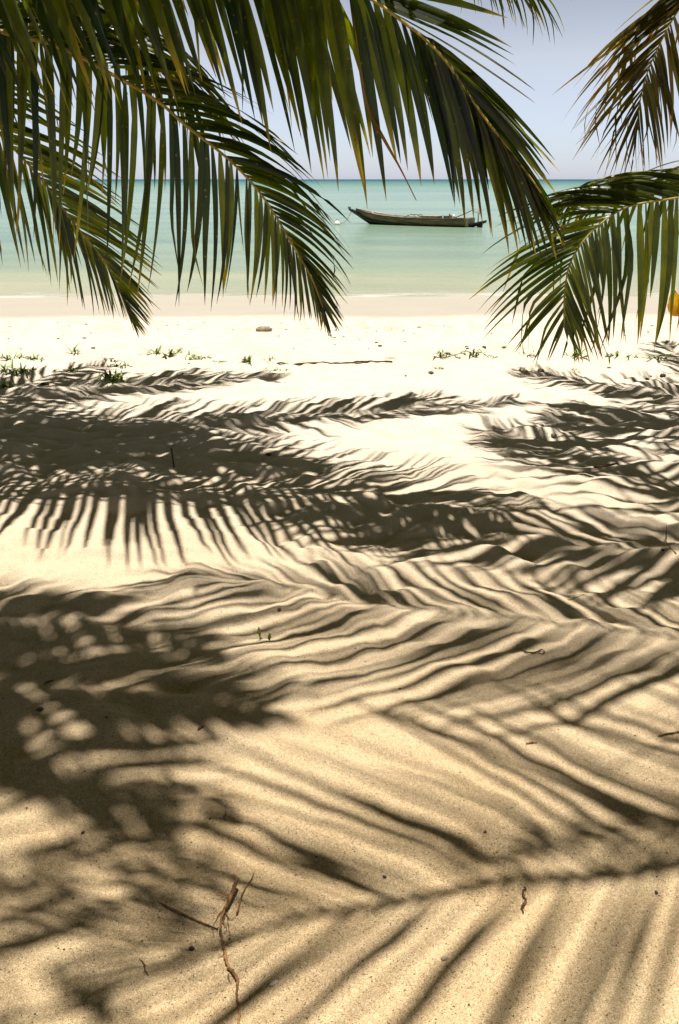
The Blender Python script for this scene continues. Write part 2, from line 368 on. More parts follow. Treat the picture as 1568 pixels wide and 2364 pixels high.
def frond(tree, pts, sides, spacing=.045, far=None, wid=.04, r0=.017, mat='leaf', t0=.12, jit=.10, label=None, bent=.05):
    org = tree.location
    cl, L = catmull([Vector(p) for p in pts], 90); n = len(cl) - 1
    bl = Blades()
    for si, keys in enumerate(sides):
        s = t0 * L + random.uniform(0, spacing)
        sp_ = spacing if (far is None or si == 0) else far
        while s < L * .995:
            t = s / L; i = min(int(t * n), n - 1); p = cl[i].lerp(cl[i + 1], t * n - i)
            T = (cl[min(i + 2, n)] - cl[max(i - 1, 0)]).normalized()
            _, ln, d0, d1 = key(keys, t)
            j = lambda k: Vector((random.gauss(0, k), random.gauss(0, k), random.gauss(0, k)))
            ln *= random.uniform(.90, 1.05)
            if random.random() < .07: ln *= random.uniform(.45, .8)
            kink = None
            if random.random() < bent: kink = (random.uniform(.35, .8), (random.uniform(-.3, .3), random.uniform(-.3, .3), -1))
            env = 1. if t < .75 else 1. - .62 * ((t - .75) / .25)
            w = wid * env * random.uniform(.85, 1.1)
            if random.random() < .10:      # torn lengthwise: a second sliver beside the blade
                bl.leaflet(p - org, d0.normalized() + j(jit * .6), d1.normalized() + j(jit * 2.2), ln * random.uniform(.6, .95), w * .38, T, random.random(), twist=random.gauss(0, .6), fold=.2)
                w *= .7
            bl.leaflet(p - org, d0.normalized() + j(jit * .6), d1.normalized() + j(jit), ln, w, T, random.random() ** 1.4, twist=random.gauss(0, .38), kink=kink, fold=random.uniform(.15, .5))
            s += sp_ * random.choice((1, 1, 1, 1, 1, 1, 1, 1, 1.9)) * random.uniform(.65, 1.3) * (1. if t < .7 else 1 - .55 * (t - .7) / .3)
    f = bl.build('frond', M[mat], tree)
    mb = MB(); mb.tube([c - org for c in cl], [r0 * (1 - .86 * (k / n) ** .8) + .0015 for k in range(n + 1)], 7, squash=.75)
    mb.build('rachis', M['rachis'], f)
    if label: f['label'] = label
    return f

def auto_frond(tree, pts, L=.75, droop=.9, spread=.85, rake0=.35, **kw):
    """natural frond: leaflets leave both sides, forward-raked and drooping"""
    cl, _ = catmull([Vector(p) for p in pts], 40); sides = []
    for sg in (-1, 1):
        keys = []
        for k in range(0, 11):
            t = k / 10; i = min(int(t * 40), 39); T = (cl[i + 1] - cl[max(i - 1, 0)]).normalized()
            S = T.cross(Vector((0, 0, 1)))
            S = (S.normalized() if S.length > .05 else Vector((1, 0, 0))) * sg
            rake = rake0 + .9 * t ** 2
            ll = L * (.55 + .75 * math.sin(math.pi * min(1, .12 + t * .8))) * (1 if t < .8 else 1 - (t - .8) * 2.4) * .78
            d0 = T * rake + S * spread + Vector((0, 0, .15)); d1 = T * rake * .8 + S * spread * .55 - Vector((0, 0, droop))
            keys.append((t, ll, d0, d1))
        sides.append(keys)
    return frond(tree, pts, sides, **kw)

def palm(base, lean, crown, label, r=.14):
    t = empty('palm_tree', base, label, 'palm tree')
    b = Vector(base); c = Vector(crown); mid = b.lerp(c, .5) + Vector(lean)
    cl, L = catmull([b - Vector((0, 0, .15)), b.lerp(mid, .5) + Vector(lean) * .15, mid, mid.lerp(c, .55) + Vector(lean) * .05, c], 120)
    mb = MB(); rad = []
    for i in range(len(cl)):
        u = i / 120; rr = r * (1.35 - .6 * min(1, u * 6) + .0) if u < .1 else r * (.80 - .22 * u)
        rr = r * (.62 + .5 * math.exp(-u * 14) + .22 * (1 - u)) ; rr *= 1 + .05 * ((i % 4) == 0) - .03 * ((i % 4) == 2)
        rad.append(rr)
    mb.tube([p - b for p in cl], rad, 16); mb.build('trunk', M['trunk'], t)
    cs = MB(); cs.tube([c - b + Vector((0, 0, z)) for z in (-.25, -.05, .15, .4, .6)], [r * .6, r * 1.05, r * 1.1, r * .7, r * .2], 12); cs.build('crown_shaft', M['fibre'], t)
    return t

def gs(px, py, z):      # point at height z whose shadow falls on the sand at that pixel
    d = ray(px, py); k = -CAMZ / d.z; return Vector((d.x * k + z * SUNX, d.y * k + z * SUNY, z))

# --- left low palm: the three fronds seen left and centre, the overhanging one and a hidden one
CL = Vector((-3.3, 4.75, 3.0))
left = palm((-4.1, 4.3, gz(-4.1, 4.3)), (.12, 0, 0), CL, 'leaning coconut palm at the left whose fronds reach over the sea view')
# lower left frond
frond(left, [CL, (-2.75, 4.95, 2.75), P(-120, 190, 5.1), P(13, 323, 5.15), P(99, 417, 5.2), P(172, 516, 5.2), P(250, 615, 5.2), P(300, 733, 5.15)],
      [[(0, .7, W(-80, -.3), W(-92)), (.55, .88, W(-82, -.15), W(-91)), (.65, .72, W(-80, -.15), W(-91)), (.76, .60, W(-80), W(-90)), (.865, .42, W(-74), W(-84)), (.94, .30, W(-68), W(-74)), (1, .16, W(-64), W(-68))],
       [(0, .8, W(0, .3), W(-40)), (.55, .85, W(-8, .25), W(-36)), (.65, .80, W(-14, .2), W(-40)), (.76, .68, W(-22, .15), W(-42)), (.865, .46, W(-34), W(-48)), (.94, .30, W(-46), W(-54)), (1, .16, W(-58), W(-60))]],
      spacing=.036, wid=.030, mat='leaf2', jit=.07)
# middle frond
frond(left, [CL, (-2.6, 4.7, 2.7), P(-60, 45, 4.6), P(130, 105, 4.55), P(260, 172, 4.5), P(365, 234, 4.5), P(432, 292, 4.48), P(500, 344, 4.45), P(547, 385, 4.45), P(599, 443, 4.4), P(641, 505, 4.4), P(677, 568, 4.38), P(717, 636, 4.35), P(746, 710, 4.35)],
      [[(0, .8, W(-95, -.4), W(-98)), (.40, .90, W(-92, -.2), W(-97)), (.56, .98, W(-92, -.15), W(-99)), (.63, .98, W(-92, -.12), W(-101)), (.68, .92, W(-92, -.1), W(-102)), (.77, .76, W(-90, -.05), W(-102)), (.85, .52, W(-90), W(-99)), (.92, .38, W(-82), W(-88)), (1, .18, W(-70), W(-74))],
       [(0, .8, W(25, .5), W(-10)), (.40, .88, W(20, .5), W(-28)), (.56, .95, W(12, .45), W(-36)), (.63, .90, W(6, .4), W(-42)), (.73, .80, W(0, .3), W(-50)), (.85, .56, W(-18, .15), W(-52)), (.92, .40, W(-40), W(-56)), (1, .18, W(-60), W(-62))]],
      spacing=.043, far=.044, wid=.037, r0=.02, mat='leaf', bent=.13, jit=.075)
frond(left, [CL, (-2.6, 5.0, 3.1), P(-250, -120, 4.9), P(-80, -60, 4.9), P(120, 10, 4.85), P(270, 80, 4.8), P(390, 165, 4.8), P(460, 250, 4.8)],
      [[(0, .8, W(-95, -.4), W(-98)), (.5, 1.0, W(-92, -.2), W(-97)), (.8, .85, W(-88, -.1), W(-100)), (1, .4, W(-70), W(-85))],
       [(0, .8, W(30, .5), W(-60)), (.5, .9, W(25, .5), W(-75)), (.8, .75, W(10, .4), W(-62)), (1, .35, W(-30), W(-60))]],
      spacing=.05, wid=.046, r0=.018, mat='leaf', bent=.1, jit=.09)
# big overhanging frond, rachis above the picture then coming down right of centre
frond(left, [CL, (-2.6, 4.5, 3.25), P(-200, -330, 4.25), P(100, -290, 4.2), P(450, -205, 4.15), P(700, -95, 4.1), P(861, 0, 4.05), P(930, 50, 4.0), P(996, 104, 4.0), P(1040, 155, 3.95), P(1074, 208, 3.95), P(1140, 300, 3.9), P(1205, 383, 3.9), P(1250, 445, 3.85)],
      [[(0, 1., (.3, -.6, -.3), (.25, -.3, -1)), (.3, 1.0, (.3, -.4, -.6), (.32, -.12, -1.)), (.42, 1.0, (.3, -.4, -.6), (.32, -.12, -1.)), (.56, .84, (.25, -.35, -.6), (.25, -.1, -1.)), (.68, 1.02, (.22, -.3, -.7), (.18, -.08, -1.)), (.745, .98, W(-76, -.2), W(-81)), (.755, .72, W(-72, -.2), W(-80)), (.83, .76, W(-66, -.2), W(-79)), (.9, .68, W(-62, -.1), W(-76)), (.95, .52, W(-56), W(-68)), (1, .26, W(-55), W(-60))],
       [(0, 1., (.3, .6, -.3), (.25, .3, -1)), (.3, 1.05, (.35, .3, -.6), (.30, .03, -1)), (.42, 1.02, (.35, .3, -.6), (.28, .03, -1)), (.56, .80, (.3, .25, -.6), (.25, .03, -1)), (.69, .90, (.3, .25, -.6), (.2, .03, -1)), (.72, .85, (.5, .2, -.6), (.35, .03, -1)), (.735, .78, W(-2, .2), W(-18)), (.77, .78, W(-10, .2), W(-30)), (.81, .84, W(-28, .1), W(-44)), (.88, .64, W(-38, .05), W(-50)), (.95, .48, W(-48), W(-56)), (1, .24, W(-55), W(-60))]],
      spacing=.047, far=.062, wid=.057, r0=.022, mat='leaf', t0=.10, jit=.04, bent=.03)
frond(left, [CL, (-2.2, 5.2, 3.9), (-.9, 5.5, 3.75), P(700, -420, 5.6), P(900, -270, 5.6), P(1050, -160, 5.6), P(1150, -85, 5.6), P(1235, -35, 5.6)],
      [[(0, .7, (.5, -1, 0), (.4, -.5, -.6)), (.6, .6, (.5, -.6, -.4), (.3, -.2, -1)), (.85, .52, W(-60, -.2), W(-84)), (1, .36, W(-45), W(-70))],
       [(0, .7, (.5, 1, 0), (.4, .5, -.6)), (.6, .6, (.5, .6, -.4), (.3, .2, -1)), (.85, .50, W(-50, .2), W(-78)), (1, .36, W(-35), W(-58))]],
      spacing=.05, wid=.03, mat='leaf', jit=.12)
hb = Blades(); org = left.location
cs_, _l = catmull([P(812, 20, 4.05), P(826, 110, 4.0), P(838, 190, 4.0), P(850, 250, 4.0), P(886, 320, 3.98), P(925, 390, 3.96), P(961, 462, 3.95)], 24)
for i_, p_ in enumerate(cs_):
    w_ = .0035 + .010 * math.exp(-((i_ - 15) / 4.5) ** 2); q_ = p_ - org
    hb.v += [q_ + Vector((-w_, 0, w_ * .5)), q_.copy(), q_ + Vector((w_, .004, -w_ * .5))]; hb.al += [1.6] * 3; hb.rn += [1.] * 3; hb.ac += [0, .5, 1]
    if i_: a_ = (i_ - 1) * 3; hb.f += [(a_, a_ + 1, a_ + 4, a_ + 3), (a_ + 1, a_ + 2, a_ + 5, a_ + 4)]
hb.build('hanging_leaflet', M['oldleaf'], left)['label'] = 'torn dark leaflet dangling in front of the sky'
# frond passing above the picture (its shadow lies across the middle distance, its tip leaflets dip into the sky)
auto_frond(left, [CL, (-2.5, 5.2, 3.75), gs(250, 975, 3.9), gs(560, 968, 3.7), gs(860, 950, 3.4), gs(1060, 942, 3.0), gs(1190, 930, 2.72)], L=.78, droop=.8, spacing=.05, wid=.045)
auto_frond(left, [CL, (-2.8, 5.4, 3.7), gs(-60, 930, 3.9), gs(200, 900, 3.8), gs(420, 885, 3.5), gs(640, 872, 3.25)], L=.75, droop=.5, spacing=.05, wid=.045)
auto_frond(left, [CL, (-2.8, 4.9, 3.8), gs(-120, 1020, 4.1), gs(150, 1035, 4.0), gs(400, 1048, 3.8), gs(700, 1085, 3.4)], L=.9, droop=.5, spacing=.038, wid=.055)
auto_frond(left, [CL, (-2.9, 5.1, 3.7), gs(-160, 960, 4.0), gs(60, 975, 3.9), gs(260, 1000, 3.7), gs(480, 1020, 3.4)], L=.8, droop=.6, spacing=.045, wid=.055)
auto_frond(left, [CL, (-2.9, 4.6, 3.3), gs(-250, 1080, 3.3), gs(0, 1088, 3.1), gs(300, 1112, 2.9), gs(620, 1130, 2.8), gs(900, 1150, 2.75), gs(1170, 1205, 2.7)], L=1.12, droop=.22, spread=1.15, rake0=.12, spacing=.055, wid=.048, jit=.035, bent=0)
for a, up in ((150, 1.), (205, .8), (250, .9), (100, .7), (60, .9)):
    d = Vector((math.cos(R(a)), math.sin(R(a)), 0))
    auto_frond(left, [CL, CL + d * .8 + Vector((0, 0, .6 * up)), CL + d * 1.9 + Vector((0, 0, .5 * up)), CL + d * 2.9 - Vector((0, 0, .3))], L=.8, spacing=.07, wid=.05)

# --- right low palm
CR = Vector((3.7, 5.1, 3.1))
right = palm((4.6, 5.0, gz(4.6, 5.0)), (-.1, 0, 0), CR, 'coconut palm at the right with a low green frond and a browning frond')
frond(right, [CR, (3.3, 5.0, 2.9), P(1760, 400, 5.0), P(1660, 430, 4.95), P(1568, 455, 4.9), P(1447, 478, 4.85), P(1368, 533, 4.8), P(1328, 584, 4.75), P(1311, 625, 4.72), P(1303, 684, 4.7), P(1302, 755, 4.7)],
      [[(0, .6, W(-80, -.3), W(-92)), (.55, .8, W(-84, -.15), W(-90)), (.69, .84, W(-84, -.12), W(-90)), (.78, .82, W(-80, -.1), W(-88)), (.84, .72, W(-74, -.05), W(-82)), (.89, .62, W(-66), W(-74)), (.92, .54, W(-60), W(-68)), (.955, .42, W(-60), W(-64)), (1, .22, W(-68), W(-70))],
       [(0, .4, W(120, -.3), W(200)), (.60, .55, W(150, .1), W(205)), (.69, .88, W(158, .1), W(210)), (.78, .84, W(168, .1), W(212)), (.84, .78, W(190, .1), W(222)), (.89, .66, W(206, .05), W(228)), (.92, .58, W(216), W(235)), (.955, .42, W(230), W(244)), (1, .22, W(252), W(258))]],
      spacing=.036, wid=.042, r0=.018, mat='leaf2', bent=.22, jit=.08)
frond(right, [CR, (3.35, 5.2, 2.7), P(1800, 330, 5.3), P(1680, 370, 5.25), P(1568, 402, 5.2), P(1460, 405, 5.2), P(1370, 425, 5.15), P(1295, 462, 5.1)],
      [[(0, .6, W(-80, -.3), W(-92)), (.6, .62, W(-95, -.2), W(-92)), (.8, .5, W(-120, -.2), W(-95)), (1, .28, W(-140), W(-100))],
       [(0, .5, W(140, .3), W(210)), (.6, .7, W(170, .3), W(215)), (.8, .62, W(180, .3), W(235)), (1, .3, W(185), W(250))]],
      spacing=.075, far=.06, wid=.042, r0=.013, mat='leaf2', bent=.35, jit=.14, label='bent frond with hooked drooping leaflets lying over the low green frond')
frond(right, [CR, (3.1, 5.6, 3.1), P(1700, -120, 5.8), P(1640, -60, 5.8), P(1568, 21, 5.8), P(1522, 104, 5.75), P(1491, 177, 5.75), P(1475, 250, 5.7), P(1472, 300, 5.7)],
      [[(0, .8, W(-60, -.3), W(-85)), (.5, .8, W(-62, -.1), W(-76)), (.7, .74, W(-62, -.1), W(-76)), (.79, .64, W(-62), W(-74)), (.87, .60, W(-64), W(-74)), (.94, .46, W(-74), W(-82)), (1, .3, W(-88), W(-92))],
       [(0, .8, W(190, .3), W(240)), (.5, .95, W(205, .2), W(235)), (.7, .90, W(208, .2), W(235)), (.79, .80, W(214, .1), W(238)), (.87, .64, W(226), W(246)), (.94, .50, W(240), W(256)), (1, .3, W(262), W(264))]],
      spacing=.036, wid=.034, r0=.015, mat='oldleaf', bent=.25, jit=.11, label='browning frond with dry hanging tips')
auto_frond(right, [CR, (3.2, 5.8, 3.6), gs(1640, 930, 3.9), gs(1500, 905, 3.7), gs(1360, 890, 3.4), gs(1200, 868, 3.1)], L=.75, droop=.5, spacing=.05, wid=.045)
auto_frond(right, [CR, (3.2, 5.4, 3.8), gs(1700, 985, 4.0), gs(1560, 985, 3.9), gs(1400, 975, 3.6), gs(1250, 965, 3.3)], L=.8, droop=.5, spacing=.045, wid=.05)
auto_frond(right, [CR, (3.1, 5.0, 3.8), gs(1750, 1100, 4.0), gs(1560, 1075, 3.9), gs(1350, 1040, 3.6), gs(1120, 985, 3.3)], L=.85, droop=.4, spacing=.08, wid=.05)
for a, up in ((20, 1.), (-30, .8), (-70, .9), (70, .7), (100, .9)):
    d = Vector((math.cos(R(a)), math.sin(R(a)), 0))
    auto_frond(right, [CR, CR + d * .8 + Vector((0, 0, .6 * up)), CR + d * 1.9 + Vector((0, 0, .5 * up)), CR + d * 2.9 - Vector((0, 0, .3))], L=.8, spacing=.07, wid=.05)

auto_frond(right, [CR, (3.2, 4.7, 3.7), gs(1800, 1190, 3.9), gs(1620, 1150, 3.8), gs(1420, 1105, 3.6), gs(1200, 1062, 3.4)], L=1.15, droop=.3, spread=.8, rake0=1.1, spacing=.085, wid=.05)
# --- taller palms overhead (only their shadows fall in the picture)
C3 = Vector((4.0, 2.5, 5.6))
tall = palm((4.9, 1.9, gz(4.9, 1.9)), (-.2, 0, 0), C3, 'tall coconut palm at the right beyond the picture whose shadow crosses the foreground', .16)
frond(tall, [C3, (3.1, 2.8, 5.5), gs(1900, 1530, 4.9), gs(1568, 1490, 4.5), gs(1250, 1450, 4.1), gs(1000, 1425, 3.7), gs(720, 1375, 3.4), gs(420, 1335, 3.1)],
      [[(0, .8, (-.5, -.9, .1), (-.5, -.8, -.3)), (.4, 1.15, (-.8, -.62, .05), (-.95, -.45, -.2)), (.75, 1.1, (-.9, -.5, .05), (-1, -.40, -.15)), (.9, .75, (-1, -.36, 0), (-1, -.26, -.1)), (1, .35, (-1, -.2, 0), (-1, -.12, -.1))],
       [(0, .8, (-.4, .9, .1), (-.3, .8, -.4)), (.4, .8, (-.45, .7, .1), (-.3, .7, -.5)), (.8, .66, (-.5, .6, .1), (-.4, .6, -.4)), (1, .25, (-.9, .3, 0), (-.9, .2, -.2))]],
      spacing=.072, far=.06, wid=.050, jit=.05)
frond(tall, [C3, (3.0, 2.5, 5.7), gs(2100, 1960, 5.3), gs(1568, 1990, 4.9), gs(1150, 2035, 4.5), gs(850, 2085, 4.2), gs(600, 2130, 3.9), gs(400, 2190, 3.7)],
      [[(0, .9, (-.3, -1, .1), (-.3, -1, -.3)), (.4, .9, (-.20, -.9, .05), (-.10, -.9, -.3)), (.5, 1.0, (-.30, -.9, .05), (-.15, -.9, -.3)), (.65, 1.1, (-.55, -.8, .05), (-.4, -.8, -.3)), (.78, 1.05, (-.75, -.7, 0), (-.65, -.65, -.3)), (.9, .8, (-.8, -.6, 0), (-.8, -.6, -.2)), (1, .4, (-1, -.4, 0), (-1, -.3, -.1))],
       [(0, .9, (-.4, .9, .1), (-.3, .9, -.3)), (.5, 1.15, (-.65, .75, .05), (-.8, .55, -.25)), (.75, 1.05, (-.8, .55, 0), (-.9, .42, -.25)), (.9, .8, (-.9, .4, 0), (-1, .3, -.2)), (1, .4, (-1, .1, 0), (-1, .1, -.1))]],
      spacing=.100, far=.082, wid=.052, r0=.055, jit=.09)
auto_frond(tall, [C3, (3.0, 2.8, 6.4), gs(2100, 1890, 6.5), gs(1568, 1925, 6.3), gs(1250, 1950, 6.1), gs(1080, 1985, 5.9)], L=.42, droop=.3, rake0=1.3, spacing=.15, wid=.04, r0=.022)
auto_frond(tall, [C3, (3.2, 3.0, 5.6), gs(1900, 1300, 5.), gs(1600, 1280, 4.6), gs(1350, 1265, 4.2), gs(1100, 1240, 3.9), gs(820, 1215, 3.5), gs(640, 1200, 3.3)], L=.95, droop=.25, rake0=.8, spacing=.06, wid=.055)
C4 = Vector((-3.4, 2.6, 6.2))
tall2 = palm((-4.4, 1.9, gz(-4.4, 1.9)), (.2, 0, 0), C4, 'tall coconut palm at the left beyond the picture whose shadow darkens the sand', .16)
auto_frond(tall2, [C4, (-2.4, 2.6, 6.6), gs(-300, 1560, 6.6), gs(0, 1570, 6.4), gs(300, 1590, 6.1), gs(620, 1635, 5.8)], L=.8, droop=.3, rake0=.7, spacing=.045, wid=.06)
auto_frond(tall2, [C4, (-2.5, 2.9, 6.3), gs(-300, 1450, 6.2), gs(0, 1440, 6.0), gs(280, 1440, 5.6), gs(520, 1500, 5.2)], L=.5, droop=.4, spacing=.05, wid=.055)
auto_frond(tall2, [C4, (-2.4, 2.3, 6.8), gs(-350, 1700, 6.9), gs(-50, 1720, 6.8), gs(250, 1790, 6.5), gs(480, 1900, 6.1)], L=.75, droop=.3, rake0=1.2, spacing=.10, wid=.06)
auto_frond(tall2, [C4, (-2.4, 2.0, 6.9), gs(-400, 1980, 7.2), gs(-100, 1960, 7.), gs(200, 1980, 6.8), gs(420, 2050, 6.4)], L=.8, droop=.3, rake0=1.3, spacing=.14, wid=.05)
auto_frond(tall2, [C4, (-2.5, 1.9, 6.9), gs(-450, 2260, 7.1), gs(-150, 2230, 6.9), gs(120, 2240, 6.7), gs(330, 2290, 6.3)], L=.8, droop=.3, rake0=1.2, spacing=.15, wid=.06)

for tr, C in ((tall, C3), (tall2, C4)):
    sg = 1 if C.x > 0 else -1
    for a in (0, 50, -55, 110):
        d = Vector((sg * math.cos(R(a)), math.sin(R(a)), 0))
        auto_frond(tr, [C, C + d * .9 + Vector((0, 0, .8)), C + d * 2.2 + Vector((0, 0, .6)), C + d * 3.3 - Vector((0, 0, .4))], L=.85, spacing=.09, wid=.05)

# ------------------------------------------------------------------ beach
def beach():
    u = np.concatenate([-(1 + (np.arange(26)[::-1] + 1) ** 2.1 * .035)[:], np.linspace(-1, 1, 640), 1 + (np.arange(26) + 1) ** 2.1 * .035])
    ys = [-.2]; 
    while ys[-1] < 30: ys.append(ys[-1] + max(.0048, .0030 * max(ys[-1], 0) ** 1.35 if ys[-1] < 9 else .055))
    back = [-.2 - .05 * 1.25 ** k for k in range(28)][::-1]
    far = [30 + 2 * 1.4 ** k for k in range(9)]
    ys = np.array(back + ys + far)
    half = .62 + .50 * np.clip(ys, 0, None)
    X = u[None, :] * half[:, None]; Y = np.repeat(ys[:, None], len(u), 1)
    Z = height(X.ravel(), Y.ravel()).reshape(X.shape)
    nr, nc = X.shape
    co = np.stack([X, Y, Z], -1).reshape(-1, 3).astype(np.float32)
    i = np.arange(nr - 1)[:, None] * nc + np.arange(nc - 1)[None, :]
    q = np.stack([i, i + 1, i + 1 + nc, i + nc], -1).reshape(-1, 4)
    me = bpy.data.meshes.new('beach'); me.vertices.add(len(co)); me.vertices.foreach_set('co', co.ravel())
    me.loops.add(q.size); me.loops.foreach_set('vertex_index', q.ravel().astype(np.int32))
    me.polygons.add(len(q)); me.polygons.foreach_set('loop_start', np.arange(0, q.size, 4, dtype=np.int32))
    me.polygons.foreach_set('use_smooth', np.ones(len(q), bool)); me.update(calc_edges=True); me.validate()
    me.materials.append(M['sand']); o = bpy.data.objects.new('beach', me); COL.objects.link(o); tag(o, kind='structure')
    print('beach verts', len(co))
beach()
SEA = -1.2
def sea():
    ys = [17.5 + .25 * k for k in range(120)]
    while ys[-1] < 9000: ys.append(ys[-1] * 1.07)
    us = np.linspace(-1, 1, 60); v = []; f = []
    for y in ys:
        hw = 60 + y * 1.6
        for uu in us:
            x = uu * hw; z = SEA
            if y < 60: z += .012 * math.sin(y * 2.1 + x * .12) + .01 * math.sin(y * .9 - x * .05)
            v.append((x, y, z))
    nc = len(us)
    for i in range(len(ys) - 1):
        for k in range(nc - 1): f.append((i * nc + k, i * nc + k + 1, (i + 1) * nc + k + 1, (i + 1) * nc + k))
    tag(mesh_obj('sea', v, f, M['sea']), kind='structure')
sea()

# ------------------------------------------------------------------ boat
def boat():
    c = P(966, 519.5, 53.3); c.z = SEA
    b = empty('longtail_boat', c, 'weathered wooden longtail boat with dark keel moored on the turquoise water', 'boat')
    b.rotation_euler = (0, 0, -R(33))
    K = 36.8 * math.cos(R(33))
    X = lambda px: (px - 966) / K * (.88 if px > 966 else 1)
    st = [(824, .08, .02, .90, .62), (840, .26, .10, .78, .38), (860, .46, .24, .66, .22), (892, .66, .42, .53, .10), (943, .82, .58, .45, .02), (1016, .84, .62, .43, 0), (1060, .76, .55, .46, .02), (1088, .66, .48, .50, .06)]
    v = []; f = []
    for i in range(29):
        t = i / 28 * (len(st) - 1); k = min(int(t), len(st) - 2); u = t - k; a = [st[k][j] * (1 - u) + st[k + 1][j] * u for j in range(5)]
        x, bt, bb, zt, zb = X(a[0]), a[1], a[2], a[3], a[4]
        v += [(x, -bt, zt), (x, -(bt * .55 + bb * .45) - .02, (zt + zb) / 2), (x, -bb, zb), (x, bb, zb), (x, bt * .55 + bb * .45 + .02, (zt + zb) / 2), (x, bt, zt),
              (x, bt - .05, zt), (x, bb * .9, zb + .12), (x, -bb * .9, zb + .12), (x, -bt + .05, zt)]
    for i in range(28):
        for j in (0, 1, 2, 3, 4): f.append((i * 10 + j, i * 10 + j + 1, i * 10 + j + 11, i * 10 + j + 10))
    f.append((280, 281, 282, 283, 284, 285)); f.append((0, 5, 4, 3, 2, 1))
    hull = mesh_obj('hull', v, f, M['hull'], b)
    iv = []; fi = []
    for i in range(29):
        iv += [v[i * 10 + 6], v[i * 10 + 7], v[i * 10 + 8], v[i * 10 + 9]]
    for i in range(28):
        for j in (0, 1, 2): fi.append((i * 4 + j, i * 4 + j + 1, i * 4 + j + 5, i * 4 + j + 4))
    mesh_obj('inner_planking', iv, fi, M['inner'], b)
    # gunwales
    for s in (0, 5):
        g = MB(); g.tube([Vector(v[i * 10 + s]) + Vector((0, 0, .012)) for i in range(29)], .035, 6); g.build('gunwale', M['trim'] if s == 5 else M['hulldark'], b)
    # stern board
    t = MB(); t.box((X(1090), 0, .29), (.05, 1.24, .44)); t.build('transom', M['trim'], b, False)
    # dark keel hull, longer than the planking: raking bow and a tail behind the transom
    ks = [(806, .05, .93, .80), (822, .12, .80, .55), (840, .24, .52, .25), (858, .38, .32, -.02), (892, .52, .20, -.2), (943, .62, .14, -.25), (1016, .64, .14, -.25), (1070, .5, .16, -.18), (1090, .34, .20, -.05), (1108, .24, .30, .10), (1126, .12, .42, .28)]
    kv = []; kf = []
    for (px, hb, zt, zb) in ks:
        x = X(px); kv += [(x, -hb - .03, zt), (x, -hb * .8, (zt + zb) / 2), (x, -hb * .3, zb), (x, hb * .3, zb), (x, hb * .8, (zt + zb) / 2), (x, hb + .03, zt)]
    for i in range(len(ks) - 1):
        for j in range(6): kf.append((i * 6 + j, i * 6 + (j + 1) % 6, (i + 1) * 6 + (j + 1) % 6, (i + 1) * 6 + j))
    kf.append((5, 4, 3, 2, 1, 0)); kf.append(tuple((len(ks) - 1) * 6 + j for j in range(6)))
    mesh_obj('keel', kv, kf, M['hulldark'], b)
    s_ = MB(); s_.box((X(807), 0, .97), (.16, .1, .10)); s_.build('prow_cap', M['trim'], b, False)
    for px in (870, 905, 960, 1045):
        th = MB(); zz = np.interp(px, [824, 860, 892, 943, 1016, 1088], [.82, .6, .47, .38, .37, .43]); w = np.interp(px, [824, 860, 892, 943, 1016, 1088], [.1, .42, .62, .78, .8, .62])
        th.box((X(px), 0, zz), (.18, 2 * w - .04, .035)); th.build('thwart', M['trim'], b, False)
    # frame hoops amidships
    hp = MB()
    for dx in (-.25, .05, .35):
        hp.tube([(X(958) + dx, .5 * math.cos(a) * -1, .40 + .26 * math.sin(a)) for a in np.linspace(0, math.pi, 12)], .02, 6)
    hp.tube([(X(938), -.2, .48), (X(950), -.2, .64), (X(965), -.2, .66), (X(978), -.2, .50)], .025, 6); hp.build('hoop', M['metal'], b)
    cr = MB(); cr.box((X(998), 0, .46), (1.05, .8, .22)); cr.box((X(998), 0, .585), (1.15, .9, .03)); cr.build('crate', M['trim'], b, False)
    cl = MB(); cl.tube([(X(855) + .15 * i, .1 * math.sin(i * 2.), .68 - .05 * i + .05 * math.sin(i * 3)) for i in range(6)], [.05, .11, .09, .12, .08, .03], 8); cl.build('cloth', M['redcl'], b)
    # engine with long shaft, posts and tiller
    en = MB(); en.box((X(1034), .05, .50), (.34, .3, .22)); en.box((X(1046), .05, .52), (.26, .34, .26)); en.tube([(X(1040), .05, .6), (X(1040), .05, .72)], .05, 8); en.build('engine', M['metal'], b, False)
    tk = MB(); tk.tube([(X(1052), -.1, .48), (X(1052), -.1, .60), (X(1052), -.1, .70)], [.10, .11, .05], 10); tk.build('fuel_can', M['white'], b)
    sh = MB(); sh.tube([(X(1052), .05, .50), (X(1078), .05, .78), (X(1096), .05, 1.02)], .028, 6); sh.build('engine_shaft', M['metal'], b)
    for px, z0, z1, yy in ((1072, .42, .98, .3), (1108, .2, 1.02, 0.)):
        p = MB(); p.tube([(X(px), yy, z0), (X(px) - .03, yy, z1)], .035, 6); p.build('post', M['trim'], b)
    ti = MB(); ti.tube([(X(1094), .05, .98), (X(1100), .04, .86), (X(1111), 0, .78)], .02, 6); ti.build('tiller', M['metal'], b)
    ru = MB(); ru.box((X(1112), 0, .02), (.34, .06, .34)); ru.build('rudder', M['hulldark'], b, False)
    return b, X
bt, BX = boat()
bp = P(778.6, 514, 54.5); bp.z = SEA
bu = empty('buoy', bp, 'small round white mooring buoy floating left of the boat', 'buoy')
mb = MB(); mb.tube([(0, 0, -.18 + .42 * (k / 14)) for k in range(15)], [max(.02, .21 * math.sin(math.pi * (k + .15) / 14.3)) for k in range(15)], 16); mb.build('float_ball', M['white'], bu)
mb = MB(); mb.tube([(.08 * math.cos(a), 0, .27 + .05 * math.sin(a)) for a in np.linspace(0, 2 * math.pi, 10)], .012, 6); mb.build('ring', M['metal'], bu)
mrot = Matrix.Rotation(-R(33), 3, 'Z')
prow = Vector(bt.location) + mrot @ Vector((BX(812), 0, .78))
